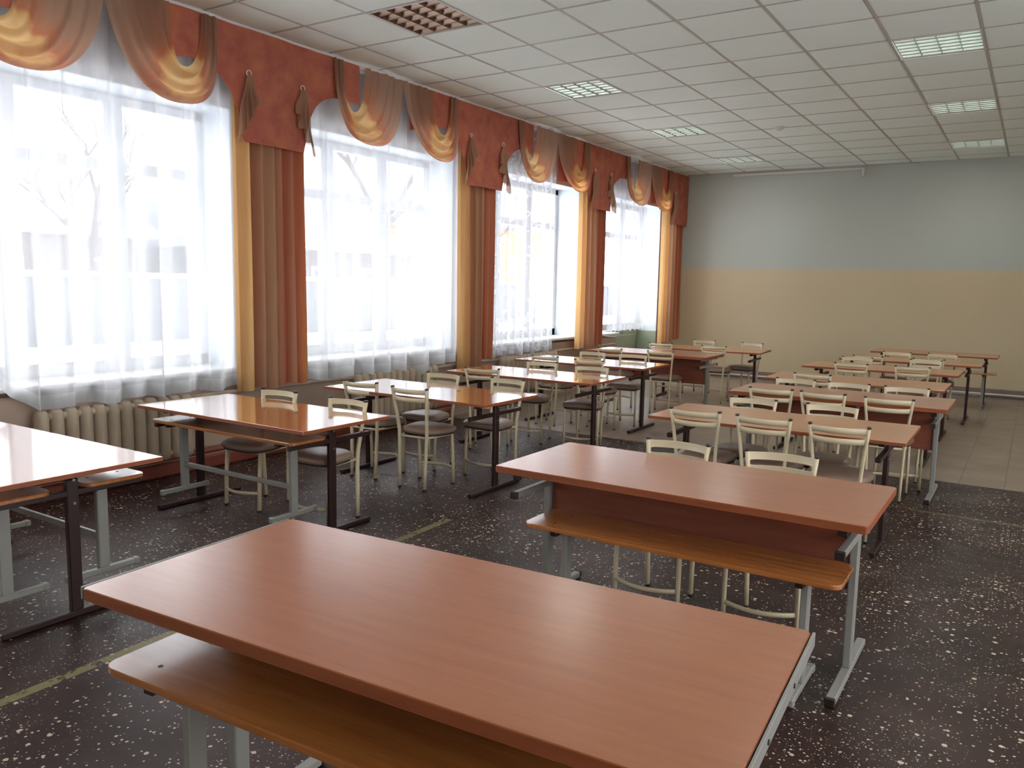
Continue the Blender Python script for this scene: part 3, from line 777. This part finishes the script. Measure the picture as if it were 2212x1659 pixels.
# (side, x, y at the back feet, turn, words) ; side n = near side, back to the camera ; f = far side
T2, T3, T4, T5, T6, T7 = ['the %s window-side table' % q for q in ('second', 'third', 'fourth', 'fifth', 'sixth panelled', 'farthest')]
S1 = 'the panelled table behind the foreground table'
S2, S3, S4, S5, S6 = ['the %s right-hand table' % q for q in ('third', 'fourth panelled', 'fifth', 'sixth', 'second farthest')]
CH = [('f', -4.16, 3.63, 2, T2, 'left of two'), ('f', -3.54, 3.63, 0, T2, 'right of two'),
      ('n', -4.11, 4.34, 4, T3, 'left of two'), ('n', -3.61, 4.30, 2, T3, 'right of two'),
      ('f', -3.99, 5.18, 2, T3, 'left of two'), ('f', -3.39, 5.21, -3, T3, 'right of two'),
      ('n', -3.99, 5.71, 18, T4, 'turned slightly,'), ('f', -3.90, 6.60, 6, T4, 'left of two'), ('f', -3.34, 6.55, 12, T4, 'right of two'),
      ('n', -4.21, 7.17, 0, T5, 'left of two'), ('n', -3.65, 7.07, 2, T5, 'right of two'),
      ('f', -4.09, 8.01, 0, T5, 'left of two'), ('f', -3.61, 8.03, 5, T5, 'right of two'),
      ('n', -4.17, 8.60, 0, T6, 'left of two'), ('n', -3.56, 8.65, 3, T6, 'right of two'),
      ('n', -4.08, 9.92, 4, T7, 'left of two'), ('n', -3.37, 9.92, 8, T7, 'right of two'),
      ('f', -3.86, 10.96, -4, T7, 'left of two'), ('f', -3.18, 10.91, -14, T7, 'right of two'),
      ('f', -1.38, 3.62, 0, S1, 'left of two'), ('f', -.90, 3.65, 5, S1, 'right of two'),
      ('n', -1.67, 4.64, 1, S2, 'left of three'), ('n', -1.26, 4.63, 1, S2, 'middle of three'), ('n', -.85, 4.62, 5, S2, 'right of three'),
      ('f', -1.54, 5.39, -1, S2, 'left of two'), ('f', -1.04, 5.41, 2, S2, 'right of two'),
      ('n', -1.60, 6.03, 5, S3, 'left of three'), ('n', -1.23, 6.03, -1, S3, 'middle of three'), ('n', -.80, 6.03, 7, S3, 'right of three'),
      ('f', -1.61, 6.82, 1, S3, 'left of three'), ('f', -1.20, 6.82, 0, S3, 'middle of three'), ('f', -.78, 6.82, 3, S3, 'right of three'),
      ('n', -1.59, 7.32, -1, S4, 'only one'), ('n', -1.52, 8.67, 4, S5, 'left of two'), ('n', -.97, 8.74, 6, S5, 'right of two'),
      ('f', -1.61, 9.55, 2, S5, 'left of two'), ('f', -.95, 9.71, -3, S5, 'right of two'),
      ('n', -1.55, 9.83, 1, S6, 'left of two'), ('n', -.94, 9.90, -3, S6, 'right of two'),
      ('f', -1.37, 10.74, -1, S6, 'left of two'), ('f', -.89, 10.85, -2, S6, 'right of two')]
for side, x, y, rot, tb_, which in CH:
    near = side == 'n'
    o = place(ch, used, x, y+(.034 if near else -.034), rot+(0 if near else 180), 'cream chair, %s, %s side of %s' % (which.rstrip(','), 'near' if near else 'far', tb_), 'chair', 'cream canteen chairs with grey seats')

# ------------------------------------------------------------------ outdoors
def ground(u, v):
    x = -6.35-55*u**1.6; y = -12+60*v
    h = -.15+.10*math.sin(y*.5+x*.3)+.25*max(0, math.sin(x*.35+y*.22))+.45*math.exp(-((x+12)/2.2)**2)*(.6+.5*math.sin(y*.45+1))
    return (x, y, h)
o = MB().grid(ground, 60, 80).build('snow_ground', 'snow'); tag(o, 'deep snow covering the yard outside the windows', 'snow', kind='stuff')
fc = empty('yard_fence', (-16, 12, 0)); tag(fc, 'grey board fence across the snowy yard outside', 'fence')
part(MB().box((0, 0, .75), (.06, 50, 1.35)), 'boards', 'fence', fc); part(MB().box((0, 0, 1.48), (.30, 50, .12), .05), 'snow_cap', 'snow', fc)
def house(name, label, x, y, w_, d, h, wallm, roofh, gable_y=True):
    r = empty(name, (x, y, 0)); tag(r, label, 'house', 'houses beyond the fence')
    part(MB().box((0, 0, h/2), (d, w_, h)), 'wall', wallm, r)
    ov = .5; rf = MB()
    a, b = d/2+ov, w_/2+ov
    rf.prism([(-a, h-.05), (a, h-.05), (a, h+.12), (0, h+roofh), (-a, h+.12)], -b, b, 'y')
    part(rf, 'roof', 'roof', r)
    for k in range(int(w_//2.2)):
        yy = -w_/2+1.2+k*2.2
        f_ = part(MB().box((d/2+.02, yy, h*.55), (.06, 1.0, 1.1)), 'window', 'pvc', r); part(MB().box((d/2+.06, yy, h*.55), (.02, .8, .9)), 'pane', 'dark_glass', f_)
    return r
house('house', 'grey timber house with a snowy roof outside the nearest window', -24, 8.5, 9, 7, 2.5, 'house_grey', 1.8)
house('house', 'grey shed with a snowy roof outside the second window', -22, 19, 8, 6, 2.4, 'house_grey', 1.3)
house('house', 'yellow house with a grey roof outside the third window', -27, 36, 12, 8, 4.2, 'house_yellow', 2.6)
def tree(label, x, y, h, seed):
    rn = random.Random(seed); mb = MB()
    def br(p, d, L, r, n):
        q = p+d*L; mid = p+d*L*.5+Vector((rn.uniform(-1, 1), rn.uniform(-1, 1), 0))*L*.06
        mb.sweep([p, mid, q], [r*2, r*1.7, r*1.3], n=5, cap=False)
        if n == 0: return
        for _ in range(3 if n > 1 else 4):
            dd = (d+Vector((rn.uniform(-1, 1), rn.uniform(-1, 1), rn.uniform(-.25, .7)))*.75).normalized()
            br(p+d*L*rn.uniform(.45, 1), dd, L*rn.uniform(.5, .75), r*.55, n-1)
    br(Vector((x, y, -.1)), Vector((.02, .03, 1)).normalized(), h*.42, .14, 4)
    o = mb.build('bare_tree', 'bark', fix=False); tag(o, label, 'tree', 'bare trees in the yard')
tree('bare tree with thin branches outside the second window', -14, 15.5, 7.5, 5)
tree('bare tree beside the yellow house outside the third window', -18, 24.5, 7, 9)
tree('bare tree behind the fence outside the nearest window', -19, 10.8, 6, 12)
